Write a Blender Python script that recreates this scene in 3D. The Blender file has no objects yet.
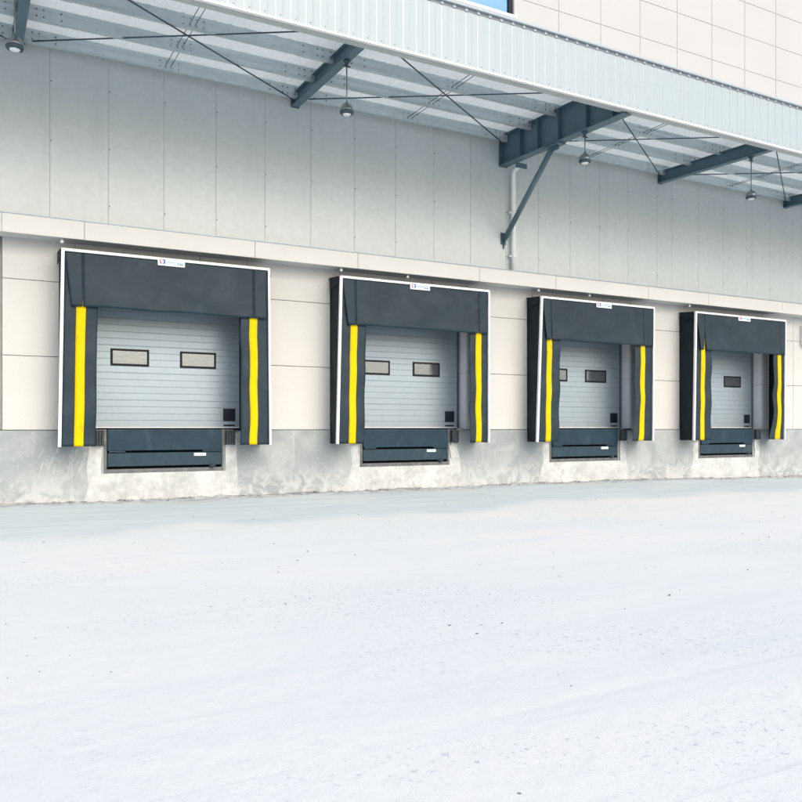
import bpy, bmesh, math, random
from mathutils import Vector, noise as mn
random.seed(7)
R = math.radians
H0 = 1.25            # dock floor height above the yard
C = bpy.context.scene.collection
sc = bpy.context.scene

# ------------------------------------------------------------------ materials
def lin(c):
    return tuple(c) + (1,)
def mat(name, col, rough=.6, metal=0., var=.12, vscale=3., bump=0., bscale=40., spec=.4,
        stretch=(1, 1, 1), tint=None, fine=0., fscale=60.):
    m = bpy.data.materials.new(name); m.use_nodes = True
    nt = m.node_tree; N = nt.nodes; L = nt.links
    b = N['Principled BSDF']
    b.inputs['Roughness'].default_value = rough
    b.inputs['Metallic'].default_value = metal
    b.inputs['Specular IOR Level'].default_value = spec
    g = N.new('ShaderNodeNewGeometry')
    mp = N.new('ShaderNodeMapping'); mp.inputs['Scale'].default_value = stretch
    L.new(g.outputs['Position'], mp.inputs['Vector'])
    n1 = N.new('ShaderNodeTexNoise'); n1.inputs['Scale'].default_value = vscale
    n1.inputs['Detail'].default_value = 6; n1.inputs['Roughness'].default_value = .6
    L.new(mp.outputs['Vector'], n1.inputs['Vector'])
    mr = N.new('ShaderNodeMapRange')
    mr.inputs['From Min'].default_value = .3; mr.inputs['From Max'].default_value = .7
    L.new(n1.outputs['Fac'], mr.inputs['Value'])
    mix = N.new('ShaderNodeMix'); mix.data_type = 'RGBA'
    c2 = tint if tint else tuple(max(0, x * (1 - 2 * var)) for x in col)
    mix.inputs['A'].default_value = lin(c2)
    mix.inputs['B'].default_value = lin(col)
    L.new(mr.outputs['Result'], mix.inputs['Factor'])
    out = mix.outputs['Result']
    if fine > 0:
        n3 = N.new('ShaderNodeTexNoise'); n3.inputs['Scale'].default_value = fscale
        n3.inputs['Detail'].default_value = 3
        L.new(g.outputs['Position'], n3.inputs['Vector'])
        m3 = N.new('ShaderNodeMapRange')
        m3.inputs['From Min'].default_value = .3; m3.inputs['From Max'].default_value = .7
        m3.inputs['To Min'].default_value = 1 - fine; m3.inputs['To Max'].default_value = 1 + fine * .4
        L.new(n3.outputs['Fac'], m3.inputs['Value'])
        mu = N.new('ShaderNodeMix'); mu.data_type = 'RGBA'; mu.blend_type = 'MULTIPLY'
        mu.inputs['Factor'].default_value = 1
        L.new(out, mu.inputs['A']); L.new(m3.outputs['Result'], mu.inputs['B'])
        out = mu.outputs['Result']
    L.new(out, b.inputs['Base Color'])
    if bump > 0:
        n2 = N.new('ShaderNodeTexNoise'); n2.inputs['Scale'].default_value = bscale
        n2.inputs['Detail'].default_value = 5
        L.new(g.outputs['Position'], n2.inputs['Vector'])
        bp = N.new('ShaderNodeBump'); bp.inputs['Strength'].default_value = bump
        bp.inputs['Distance'].default_value = .01
        L.new(n2.outputs['Fac'], bp.inputs['Height'])
        L.new(bp.outputs['Normal'], b.inputs['Normal'])
    return m

M = {}
M['beige']   = mat('beige_panel', (.525, .540, .530), .75, var=.03, vscale=.8, bump=.15, bscale=90, fine=.05, fscale=45)
M['upbeige'] = mat('upper_beige_panel', (.395, .412, .42), .7, var=.015, vscale=.8, bump=.05, bscale=90, fine=.02)
M['joint']   = mat('joint_sealant', (.30, .29, .28), .8, var=.1)
M['greywall']= mat('grey_metal_cladding', (.56, .61, .61), .38, metal=.03, var=.03, vscale=.9, bump=.05, bscale=3, spec=.5,
                   stretch=(1, 1, .35), fine=.05, fscale=8)
M['joint2']  = mat('light_joint', (.44, .47, .47), .8, var=.05)
M['joint3']  = mat('pale_joint', (.42, .43, .44), .8, var=.03)
M['screw']   = mat('screw_head', (.10, .12, .13), .5)
M['ledge']   = mat('ledge_panel', (.575, .595, .58), .7, var=.03, vscale=1.2, bump=.1, bscale=60, fine=.04)
M['fabric']  = mat('dark_shelter_fabric', (.0165, .034, .049), .55, var=.12, vscale=2.2, bump=.45, bscale=5, spec=.22, fine=.08, fscale=30)
M['sidefab'] = mat('side_cover_fabric', (.010, .018, .026), .6, spec=.2, var=.15, vscale=3, bump=.2, bscale=25, fine=.1)
M['yellow']  = mat('yellow_stripe', (.66, .48, .0), .6, spec=.12, var=.04, vscale=5, fine=.04)
M['alu']     = mat('white_aluminium', (.80, .80, .82), .4, var=.04, spec=.5)
M['door']    = mat('door_slats', (.29, .36, .415), .38, metal=.25, var=.04, vscale=1.2, bump=.04, bscale=15, fine=.03, fscale=12)
M['rail']    = mat('door_rail', (.30, .36, .40), .45, metal=.4, var=.08)
M['black']   = mat('black_plastic', (.010, .014, .022), .5, var=.1, spec=.15)
M['vent']    = mat('vent_dark', (.008, .016, .026), .5, var=.1)
M['pane']    = mat('acrylic_pane', (.17, .20, .24), .14, metal=.7, var=.05, vscale=6, bump=.12, bscale=18, spec=.6)
M['navy']    = mat('leveller_paint', (.014, .040, .064), .5, spec=.2, var=.12, vscale=3, bump=.05, bscale=30, fine=.10, fscale=20)
M['navy2']   = mat('leveller_lip_paint', (.024, .052, .074), .5, spec=.2, var=.12, vscale=3, bump=.05, bscale=30, fine=.10, fscale=20)
M['angle']   = mat('pit_angle_steel', (.17, .18, .185), .6, metal=.3, var=.25, vscale=8, fine=.2)
M['rubber']  = mat('bumper_rubber', (.045, .055, .065), .75, var=.2, vscale=9, bump=.3, bscale=60, fine=.15)
M['steel']   = mat('blue_grey_steel', (.088, .160, .202), .42, var=.10, vscale=2, fine=.08, fscale=14, spec=.5)
M['galv']    = mat('galvanised_purlin', (.58, .65, .68), .38, metal=.3, var=.14, vscale=2.6, stretch=(.12, 1, 5), fine=.07, fscale=9)
M['sheet']   = mat('roof_sheet_underside', (.84, .88, .90), .5, metal=0, var=.05, vscale=1.5, stretch=(1, .3, 1), fine=.06, fscale=24)
M['fascia']  = mat('white_fascia', (.30, .365, .40), .45, var=.02, vscale=1.5, spec=.4, fine=.02)
M['fshadow'] = mat('coping_gap_shade', (.20, .21, .25), .7, var=.1)
M['soffit']  = mat('soffit_trim', (.46, .50, .50), .5, var=.06)
M['rod']     = mat('brace_rod', (.045, .080, .105), .5, var=.1)
M['pvc']     = mat('white_pvc', (.90, .92, .92), .45, var=.05, vscale=3)
M['lampmet'] = mat('lamp_aluminium', (.28, .32, .34), .3, metal=.8, var=.15, vscale=12)
M['lens']    = mat('lamp_lens', (.80, .82, .83), .12, var=.02, spec=.8)
M['plaster'] = mat('pale_plaster', (.56, .59, .595), .9, var=.2, vscale=2.2, tint=(.38, .405, .41), bump=1., bscale=9, fine=.16, fscale=14)
M['lime'] = mat('lime_wash', (.50, .52, .53), .9, var=.25, vscale=9)
M['logoR']   = mat('logo_red', (.75, .10, .13), .5, var=.02)
M['logoB']   = mat('logo_blue', (.03, .12, .55), .5, var=.02)
M['logoC']   = mat('logo_pale_blue', (.18, .42, .80), .5, var=.02)
M['brown']   = mat('brown_door_paint', (.12, .095, .08), .6, var=.2)
M['stone']   = mat('pebble', (.27, .29, .31), .9, var=.3, vscale=9)
M['glass']   = mat('sky_tinted_window_glass', (.02, .16, .42), .1, metal=.2, var=.05, spec=.9)  # blue of the reflected sky painted into the base colour

# translucency added to the canopy sheets to brighten their underside
nt_ = M['sheet'].node_tree; tr = nt_.nodes.new('ShaderNodeBsdfTranslucent'); tr.inputs['Color'].default_value = (.80, .90, .94, 1)
mxs = nt_.nodes.new('ShaderNodeMixShader'); mxs.inputs[0].default_value = .16
nt_.links.new(nt_.nodes['Principled BSDF'].outputs[0], mxs.inputs[1]); nt_.links.new(tr.outputs[0], mxs.inputs[2])
nt_.links.new(mxs.outputs[0], nt_.nodes['Material Output'].inputs['Surface'])
def scuff(key, col, scale, lo, hi, amt, stretch):
    nt = M[key].node_tree; b = nt.nodes['Principled BSDF']; src = b.inputs['Base Color'].links[0].from_socket
    g = nt.nodes.new('ShaderNodeNewGeometry'); mp = nt.nodes.new('ShaderNodeMapping'); mp.inputs['Scale'].default_value = stretch
    nt.links.new(g.outputs['Position'], mp.inputs['Vector'])
    n = nt.nodes.new('ShaderNodeTexNoise'); n.inputs['Scale'].default_value = scale; n.inputs['Detail'].default_value = 7; n.inputs['Distortion'].default_value = .8
    nt.links.new(mp.outputs['Vector'], n.inputs['Vector'])
    r = nt.nodes.new('ShaderNodeMapRange'); r.inputs['From Min'].default_value = lo; r.inputs['From Max'].default_value = hi; r.inputs['To Max'].default_value = amt
    nt.links.new(n.outputs['Fac'], r.inputs['Value'])
    m = nt.nodes.new('ShaderNodeMix'); m.data_type = 'RGBA'; m.inputs['B'].default_value = lin(col)
    nt.links.new(r.outputs['Result'], m.inputs['Factor']); nt.links.new(src, m.inputs['A']); nt.links.new(m.outputs['Result'], b.inputs['Base Color'])
scuff('yellow', (.28, .22, .03), 7, .58, .74, .55, (1.5, 1, .8))
scuff('fabric', (.04, .062, .078), 2.5, .50, .80, .40, (1, 1, 1.3))
scuff('navy', (.07, .10, .12), 5, .56, .80, .35, (1, 1, .5))
scuff('navy2', (.08, .11, .13), 5, .56, .80, .35, (1, 1, .5))
scuff('door', (.20, .24, .28), 3, .62, .80, .35, (2.5, 1, .4))
scuff('greywall', (.40, .44, .44), 1.2, .56, .75, .22, (3.5, 1, .25))
scuff('beige', (.42, .43, .42), 1.1, .58, .78, .30, (2.5, 1, .35))
def ramp_mix(nt, fac, a, b):
    mx = nt.nodes.new('ShaderNodeMix'); mx.data_type = 'RGBA'
    for k, v in (('Factor', fac), ('A', a), ('B', b)):
        if hasattr(v, 'is_linked') or hasattr(v, 'links'): nt.links.new(v, mx.inputs[k])
        elif isinstance(v, tuple): mx.inputs[k].default_value = lin(v)
        else: mx.inputs[k].default_value = v
    return mx.outputs['Result']
def noise_fac(nt, scale, lo, hi, stretch=(1, 1, 1), detail=5, rot=0., rough=.55, dist=0.):
    N = nt.nodes; L = nt.links
    g = N.new('ShaderNodeNewGeometry'); mp = N.new('ShaderNodeMapping')
    mp.inputs['Scale'].default_value = stretch; mp.inputs['Rotation'].default_value = (0, 0, rot)
    L.new(g.outputs['Position'], mp.inputs['Vector'])
    n = N.new('ShaderNodeTexNoise'); n.inputs['Scale'].default_value = scale
    n.inputs['Detail'].default_value = detail; n.inputs['Roughness'].default_value = rough
    n.inputs['Distortion'].default_value = dist
    L.new(mp.outputs['Vector'], n.inputs['Vector'])
    r = N.new('ShaderNodeMapRange'); r.inputs['From Min'].default_value = lo; r.inputs['From Max'].default_value = hi
    r.interpolation_type = 'SMOOTHSTEP'
    L.new(n.outputs['Fac'], r.inputs['Value'])
    return r.outputs['Result'], n.outputs['Fac']
def math_node(nt, op, a, b=None, clamp=False):
    n = nt.nodes.new('ShaderNodeMath'); n.operation = op; n.use_clamp = clamp
    for i, v in enumerate((a, b)):
        if v is None: continue
        if isinstance(v, (int, float)): n.inputs[i].default_value = v
        else: nt.links.new(v, n.inputs[i])
    return n.outputs[0]
def bump_to(nt, height, strength, dist, target, prev=None):
    b = nt.nodes.new('ShaderNodeBump'); b.inputs['Strength'].default_value = strength
    b.inputs['Distance'].default_value = dist
    nt.links.new(height, b.inputs['Height'])
    if prev: nt.links.new(prev, b.inputs['Normal'])
    if target: nt.links.new(b.outputs['Normal'], target)
    return b.outputs['Normal']

def concrete_material():
    m = bpy.data.materials.new('plinth_concrete'); m.use_nodes = True
    nt = m.node_tree; b = nt.nodes['Principled BSDF']; b.inputs['Roughness'].default_value = .85
    f1, r1 = noise_fac(nt, 1.3, .35, .65, (1, 1, 1.2), 7, dist=.6)
    col = ramp_mix(nt, f1, (.25, .285, .30), (.325, .36, .37))
    f2, _ = noise_fac(nt, 5, .52, .72, (1, 1, .6), 6, dist=1.2)
    col = ramp_mix(nt, math_node(nt, 'MULTIPLY', f2, .30), col, (.40, .43, .44))
    # damp-free vertical runs of old grout
    f3, _ = noise_fac(nt, 3.2, .60, .72, (2.6, 1, .25), 4)
    col = ramp_mix(nt, math_node(nt, 'MULTIPLY', f3, .35), col, (.44, .46, .465))
    f4, r4 = noise_fac(nt, 22, .62, .72, (1, 1, 1), 4, dist=.5)
    col = ramp_mix(nt, math_node(nt, 'MULTIPLY', f4, .45), col, (.55, .57, .575))
    # pale lime splash in the lowest half metre
    g = nt.nodes.new('ShaderNodeNewGeometry'); s = nt.nodes.new('ShaderNodeSeparateXYZ')
    nt.links.new(g.outputs['Position'], s.inputs['Vector'])
    lo = nt.nodes.new('ShaderNodeMapRange'); lo.inputs['From Min'].default_value = .62; lo.inputs['From Max'].default_value = .05
    nt.links.new(s.outputs['Z'], lo.inputs['Value'])
    f5, _ = noise_fac(nt, 3.4, .42, .60, (1, 1, 1), 7, dist=1.5)
    col = ramp_mix(nt, math_node(nt, 'MULTIPLY', math_node(nt, 'MULTIPLY', f5, lo.outputs['Result']), .75), col, (.50, .52, .525))
    f6, _ = noise_fac(nt, 60, .66, .74, (1, 1, 1), 2)
    col = ramp_mix(nt, math_node(nt, 'MULTIPLY', f6, .35), col, (.16, .16, .17))
    nt.links.new(col, b.inputs['Base Color'])
    _, h1 = noise_fac(nt, 14, .3, .7, detail=8)
    n = bump_to(nt, h1, .5, .02, None)
    bump_to(nt, r4, .3, .01, b.inputs['Normal'], n)
    return m
M['concrete'] = concrete_material()

def ground_material():
    m = bpy.data.materials.new('pale_dusty_concrete_yard'); m.use_nodes = True
    nt = m.node_tree; b = nt.nodes['Principled BSDF']; b.inputs['Roughness'].default_value = .85
    b.inputs['Specular IOR Level'].default_value = .25
    f0, _ = noise_fac(nt, .22, .35, .65, (1, 1.6, 1), 5, dist=.4)
    col = ramp_mix(nt, f0, (.565, .612, .625), (.597, .628, .630))
    # long faint tyre sweeps in the dust
    f1, _ = noise_fac(nt, 1.6, .50, .70, (.10, 1.6, 1), 6, rot=R(-14), dist=.3)
    col = ramp_mix(nt, math_node(nt, 'MULTIPLY', f1, .30), col, (.51, .565, .60))
    f1b, _ = noise_fac(nt, 3.6, .54, .70, (.07, 1.5, 1), 6, rot=R(9), dist=.2)
    col = ramp_mix(nt, math_node(nt, 'MULTIPLY', f1b, .25), col, (.63, .66, .665))
    # scoured patches where the grit shows
    p, _ = noise_fac(nt, .50, .44, .62, (.55, 1.0, 1), 4, dist=.8)
    q, _ = noise_fac(nt, 26, .57, .64, (1, 1, 1), 8, rough=.7)
    col = ramp_mix(nt, math_node(nt, 'MULTIPLY', math_node(nt, 'MULTIPLY', p, q), .75), col, (.30, .345, .42))
    q2, _ = noise_fac(nt, 11, .60, .74, (1, 1, 1), 6)
    col = ramp_mix(nt, math_node(nt, 'MULTIPLY', q2, .10), col, (.34, .38, .44))
    q3, _ = noise_fac(nt, 55, .66, .72, (1, 1, 1), 2)
    col = ramp_mix(nt, math_node(nt, 'MULTIPLY', q3, .30), col, (.33, .36, .40))
    for sc_, ro, am in ((5., -22, .17), (8., -8, .24), (6., 31, .18)):      # hairline scrapes and tyre lines
        q4, _ = noise_fac(nt, sc_, .635, .70, (.035, 1.8, 1), 7, rot=R(ro), dist=.25)
        col = ramp_mix(nt, math_node(nt, 'MULTIPLY', q4, am), col, (.41, .46, .50))
    # bluish grey strip along the wall, darker than the yard, wavering edge
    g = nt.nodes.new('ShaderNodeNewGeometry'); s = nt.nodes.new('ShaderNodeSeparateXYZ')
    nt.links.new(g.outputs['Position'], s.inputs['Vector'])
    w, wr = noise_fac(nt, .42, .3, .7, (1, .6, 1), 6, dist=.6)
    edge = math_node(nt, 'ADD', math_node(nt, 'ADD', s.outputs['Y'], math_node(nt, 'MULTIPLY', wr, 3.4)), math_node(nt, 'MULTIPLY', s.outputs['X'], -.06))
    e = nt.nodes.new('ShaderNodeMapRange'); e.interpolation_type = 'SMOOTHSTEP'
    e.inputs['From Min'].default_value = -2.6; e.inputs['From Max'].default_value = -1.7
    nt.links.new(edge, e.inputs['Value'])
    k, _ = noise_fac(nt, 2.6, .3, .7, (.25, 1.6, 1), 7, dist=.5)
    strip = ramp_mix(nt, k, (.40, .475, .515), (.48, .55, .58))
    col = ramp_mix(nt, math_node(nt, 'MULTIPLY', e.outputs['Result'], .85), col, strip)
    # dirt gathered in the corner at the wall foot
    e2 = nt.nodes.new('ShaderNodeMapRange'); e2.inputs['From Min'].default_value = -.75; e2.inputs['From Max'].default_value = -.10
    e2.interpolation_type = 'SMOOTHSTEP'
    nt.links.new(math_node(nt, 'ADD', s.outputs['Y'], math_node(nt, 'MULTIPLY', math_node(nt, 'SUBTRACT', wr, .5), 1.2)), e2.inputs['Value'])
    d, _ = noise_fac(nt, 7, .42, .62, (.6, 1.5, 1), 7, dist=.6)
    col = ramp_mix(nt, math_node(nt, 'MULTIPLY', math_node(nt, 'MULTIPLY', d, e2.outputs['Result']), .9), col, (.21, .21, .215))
    nt.links.new(col, b.inputs['Base Color'])
    _, h1 = noise_fac(nt, 6, .3, .7, (1, 1, 1), 8)
    _, h2 = noise_fac(nt, 90, .3, .7, (1, 1, 1), 3)
    n = bump_to(nt, h1, .35, .02, None)
    bump_to(nt, h2, .25, .006, b.inputs['Normal'], n)
    return m
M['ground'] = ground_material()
M['dirt'] = mat('wall_foot_dirt', (.44, .46, .47), .95, var=.3, vscale=5, tint=(.17, .175, .18), bump=1., bscale=30, fine=.3, fscale=35)

# ------------------------------------------------------------------ mesh helpers
# builders take (u, d, h): u along the wall, d out from the wall, h up from the dock floor
class MB:
    def __init__(s):
        s.bm = bmesh.new(); s.mats = []
    def v(s, u, d, h): return s.bm.verts.new((u, -d, h))
    def face(s, vs, mi=0, smooth=False):
        try:
            f = s.bm.faces.new(vs); f.material_index = mi; f.smooth = smooth; return f
        except ValueError: return None
    def box(s, u0, u1, d0, d1, h0, h1, mi=0, ch=0.):
        """box; ch chamfers the edges of the face at d1"""
        a = [s.v(u0, d0, h0), s.v(u1, d0, h0), s.v(u1, d0, h1), s.v(u0, d0, h1)]
        b = [s.v(u0, d1 - ch, h0), s.v(u1, d1 - ch, h0), s.v(u1, d1 - ch, h1), s.v(u0, d1 - ch, h1)]
        s.face(a, mi)
        for i in range(4): s.face([a[i], a[(i + 1) % 4], b[(i + 1) % 4], b[i]], mi)
        if ch > 0:
            c = [s.v(u0 + ch, d1, h0 + ch), s.v(u1 - ch, d1, h0 + ch), s.v(u1 - ch, d1, h1 - ch), s.v(u0 + ch, d1, h1 - ch)]
            for i in range(4): s.face([b[i], b[(i + 1) % 4], c[(i + 1) % 4], c[i]], mi)
            s.face(c, mi)
        else: s.face(b, mi)
    def bevbox(s, u0, u1, d0, d1, h0, h1, bv=.01, mi=0):
        t = bmesh.new(); bmesh.ops.create_cube(t, size=1)
        for v in t.verts:
            v.co = ((u0 + u1) / 2 + v.co.x * (u1 - u0), -(d0 + d1) / 2 + v.co.y * (d1 - d0), (h0 + h1) / 2 + v.co.z * (h1 - h0))
        bmesh.ops.bevel(t, geom=t.edges[:], offset=bv, segments=2, affect='EDGES', profile=.5)
        s.merge(t, mi)
    def merge(s, t, mi=0, smooth=False):
        mp = {}
        for v in t.verts: mp[v] = s.bm.verts.new(v.co)
        for f in t.faces:
            g = s.bm.faces.new([mp[v] for v in f.verts]); g.material_index = mi; g.smooth = smooth
        t.free()
    def prism(s, poly, axis, a0, a1, mi=0):
        """extrude a polygon. axis 'u': poly of (d,h); 'd': poly of (u,h); 'h': poly of (u,d)"""
        def P(p, a):
            if axis == 'u': return s.v(a, p[0], p[1])
            if axis == 'd': return s.v(p[0], a, p[1])
            return s.v(p[0], p[1], a)
        A = [P(p, a0) for p in poly]; B = [P(p, a1) for p in poly]
        s.face(A, mi); s.face(B[::-1], mi)
        n = len(poly)
        for i in range(n): s.face([A[i], A[(i + 1) % n], B[(i + 1) % n], B[i]], mi)
    def hexa(s, A, B, mi=0):
        """A, B: four (u,d,h) points each; joined"""
        a = [s.v(*p) for p in A]; b = [s.v(*p) for p in B]
        s.face(a, mi); s.face(b[::-1], mi)
        for i in range(4): s.face([a[i], a[(i + 1) % 4], b[(i + 1) % 4], b[i]], mi)
    def tube(s, pts, r, seg=12, mi=0, smooth=True):
        P = [Vector((p[0], -p[1], p[2])) for p in pts]; rings = []
        for i, p in enumerate(P):
            t = (P[min(i + 1, len(P) - 1)] - P[max(i - 1, 0)]).normalized()
            up = Vector((0, 0, 1)) if abs(t.z) < .9 else Vector((1, 0, 0))
            x = t.cross(up).normalized(); y = x.cross(t).normalized()
            rr = r[i] if isinstance(r, (list, tuple)) else r
            rings.append([s.bm.verts.new(p + rr * (math.cos(2 * math.pi * k / seg) * x + math.sin(2 * math.pi * k / seg) * y)) for k in range(seg)])
        for a, b in zip(rings, rings[1:]):
            for k in range(seg): s.face([a[k], a[(k + 1) % seg], b[(k + 1) % seg], b[k]], mi, smooth)
        s.face(rings[0], mi); s.face(rings[-1], mi)
    def lathe(s, u, d, prof, seg=24, mi=0):
        rings = []
        for r, h in prof:
            rings.append([s.v(u + r * math.cos(2 * math.pi * k / seg), d + r * math.sin(2 * math.pi * k / seg), h) for k in range(seg)])
        for a, b in zip(rings, rings[1:]):
            for k in range(seg): s.face([a[k], a[(k + 1) % seg], b[(k + 1) % seg], b[k]], mi, True)
        s.face(rings[0], mi); s.face(rings[-1], mi)
    def build(s, name, mats, parent=None, recalc=True):
        if recalc: bmesh.ops.recalc_face_normals(s.bm, faces=s.bm.faces[:])
        me = bpy.data.meshes.new(name); s.bm.to_mesh(me); s.bm.free()
        for m in (mats if isinstance(mats, (list, tuple)) else [mats]): me.materials.append(M[m])
        o = bpy.data.objects.new(name, me); C.objects.link(o)
        if parent: o.parent = parent
        return o
def thing(name, label, cat, loc, group=None):
    o = bpy.data.objects.new(name, None); C.objects.link(o)
    o.location = (loc[0], -loc[1], loc[2] + H0); o.empty_display_size = .2
    o['label'] = label; o['category'] = cat
    if group: o['group'] = group
    return o
def tag(o, label, cat, group=None, kind=None):
    if label: o['label'] = label
    if cat: o['category'] = cat
    if group: o['group'] = group
    if kind: o['kind'] = kind
def smooth_noise(x, y, z=0): return mn.noise(Vector((x, y, z)))

# ------------------------------------------------------------------ ground
def ground_h(u, d):
    base = -1.235 - max(0, u - 13) * .013
    return base - .018 * max(0, min(d, 14))
def build_ground():
    mb = MB()
    us = [-600, -200, -60, -20] + [x * .5 - 8 for x in range(0, 81)] + [45, 80, 200, 600]
    ds = [-60, -.6, 0, .1, .2, .35, .5, .75] + [1 + .5 * k for k in range(0, 32)] + [22, 40, 90, 250, 700]
    g = [[mb.v(u, d, ground_h(min(max(u, -8), 32), d) + (.012 * smooth_noise(u * .5, d * .5) if 0 < d < 18 else 0) + H0) for u in us] for d in ds]
    for j in range(len(ds) - 1):
        for i in range(len(us) - 1):
            mb.face([g[j][i], g[j][i + 1], g[j + 1][i + 1], g[j + 1][i]], 0, True)
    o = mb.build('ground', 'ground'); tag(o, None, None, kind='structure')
build_ground()

def pebble(mb, u, d, h, r):
    t = bmesh.new(); bmesh.ops.create_icosphere(t, subdivisions=1, radius=r)
    sx, sy, sz = random.uniform(.7, 1.5), random.uniform(.7, 1.3), random.uniform(.4, .8)
    a = random.uniform(0, 6.3)
    for v in t.verts:
        k = random.uniform(.8, 1.15)
        x, y, z = v.co.x * sx * k, v.co.y * sy * k, v.co.z * sz * k
        v.co = (u + x * math.cos(a) - y * math.sin(a), -d + x * math.sin(a) + y * math.cos(a), h + z * .8)
    mb.merge(t, 0)
mb = MB()
for k in range(420):
    d = random.uniform(.6, 13.2); u = random.uniform(-2.5, 5 + (14.3 - d) * 1.6)
    pebble(mb, u, d, ground_h(u, d) + H0 + .001, random.choice([.004, .005, .006, .008, .011]) * (.7 + .05 * (14 - d)))
for k in range(26):                                  # loose clusters
    cu, cd = random.uniform(0, 14), random.uniform(2, 12.4)
    for j in range(random.randint(4, 22)):
        u, d = cu + random.gauss(0, .6), min(13.2, cd + random.gauss(0, .25))
        pebble(mb, u, d, ground_h(u, d) + H0 + .001, random.choice([.002, .0025, .003, .005]) * (.7 + .05 * (14 - d)))
o = mb.build('pebbles', 'stone'); tag(o, 'small grey pebbles and grit scattered over the pale yard', 'pebbles', kind='stuff')

# dirt heaped along the wall foot
mb = MB()
us = [-6 + .06 * k for k in range(0, 610)]; rows = []
for u in us:
    w = .04 + .34 * max(0, smooth_noise(u * .6, 3.1) + .12) + .10 * smooth_noise(u * 3, 9) + .05 * smooth_noise(u * 9, 2)
    w = max(.03, w); t = max(.003, (.020 + .035 * smooth_noise(u * 1.1, 7.7) + .025 * smooth_noise(u * 5, 1.3) + .02 * smooth_noise(u * 14, 4.3)))
    row = []
    for i, f in enumerate((0, .2, .45, .7, .9, 1.)):
        z = t * (1 - f) ** 1.1 + .012 * smooth_noise(u * 9, f * 5) * (1 - f) - (.012 if f == 1. else 0)
        row.append(mb.v(u, .018 + w * f, ground_h(u, w * f) + H0 + z))
    rows.append(row)
for a, b in zip(rows, rows[1:]):
    for i in range(5): mb.face([a[i], b[i], b[i + 1], a[i + 1]], 0, True)
for k in range(700):
    u = random.uniform(-3, 26); d = .03 + abs(random.gauss(0, .2)); pebble(mb, u, d, ground_h(u, d) + H0 + max(0, .03 - d * .1), random.choice([.008, .012, .016, .025]))
o = mb.build('gravel', 'dirt'); tag(o, 'dirt and gravel gathered along the foot of the concrete plinth', 'gravel', kind='stuff')

# ------------------------------------------------------------------ warehouse
DOORC = [3.116, 7.916, 12.582, 17.355]
LEVC = [3.13, 7.91, 12.63, 17.40]
U0, U1 = -6, 30
bld = thing('warehouse', 'long pale warehouse with grey cladding over beige panels and a concrete plinth', 'building', (0, 0, -H0))
HB = H0    # building parts are placed from the yard level
def bb(mb): return mb
class B(MB):                                        # builder shifted so that h counts from the dock floor
    def v(s, u, d, h): return s.bm.verts.new((u, -d, h + H0))
    def tube(s, pts, r, seg=12, mi=0, smooth=True):
        MB.tube(s, [(p[0], p[1], p[2] + H0) for p in pts], r, seg, mi, smooth)
def cells(mb, u_edges, h_edges, skip=None, gap=.004, t=.05, d=0., ch=.006, mi=0):
    for i in range(len(u_edges) - 1):
        for j in range(len(h_edges) - 1):
            a, b, c, e = u_edges[i], u_edges[i + 1], h_edges[j], h_edges[j + 1]
            mb.box(a + gap, b - gap, d - t, d, c + gap, e - gap, mi, ch)
# lower beige wall: bays between openings, with lintels over the openings
HW = 1.47; OT = 2.42
mb = B()
edges = [.556]
for c in DOORC: edges += [c - HW, c + HW]
mb_us = [(.556, edges[1]), (edges[2], edges[3]), (edges[4], edges[5]), (edges[6], edges[7])]
rows_h = [-.035, 1.165, 2.395, 3.12]
for a, b in mb_us: cells(mb, [a, b], rows_h)
for a, b in ((edges[8], 20.1), (20.1, 22.1), (25, 27), (27, U1)): cells(mb, [a, b], rows_h)
cells(mb, [22.1, 25], [2.395, 3.12])
for c in DOORC: cells(mb, [c - HW, c + .6, c + HW], [OT, 3.12])
cells(mb, [-3.1, -1.62, .13, .53], [2.395, 3.12]); cells(mb, [U0, -4.6, -3.1], rows_h); cells(mb, [.13, .53], [-.035, .0])
# reveals of the four openings, with the same joint
for c in DOORC:
    for sgn in (-1, 1):
        rv = B()
        e = c + sgn * HW
        for a, b in ((-.03, 1.160), (1.168, OT)):
            if sgn > 0: rv.box(e + .0045, e + .05, -.40, -.052, a, b)
            else: rv.box(e - .05, e - .0045, -.40, -.052, a, b)
        rv.build('opening_lining', 'alu', bld)  # white material on the beige reveals makes up for weak light there
mb.build('beige_wall', 'beige', bld)
mb = B()                                            # dark backing seen through the joints
E2 = [U0] + edges[1:] + [U1]
for i in range(0, len(E2) - 1, 2): mb.box(E2[i] - (.0 if i == 0 else -.06), E2[i + 1] - .06, -.30, -.046, -.03, 3.4)
for c in DOORC: mb.box(c - HW + .06 - .12, c + HW - .06 + .12, -.28, -.047, OT + .01, 3.4)
mb.build('wall_backing', 'joint', bld)
mb = B(); mb.box(-1.5, .50, -.12, -.056, 0, 2.38, 0, .01); mb.box(-1.4, -.55, -.056, -.045, .08, 2.25, 0, .01); mb.build('service_door', 'brown', bld)

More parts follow.
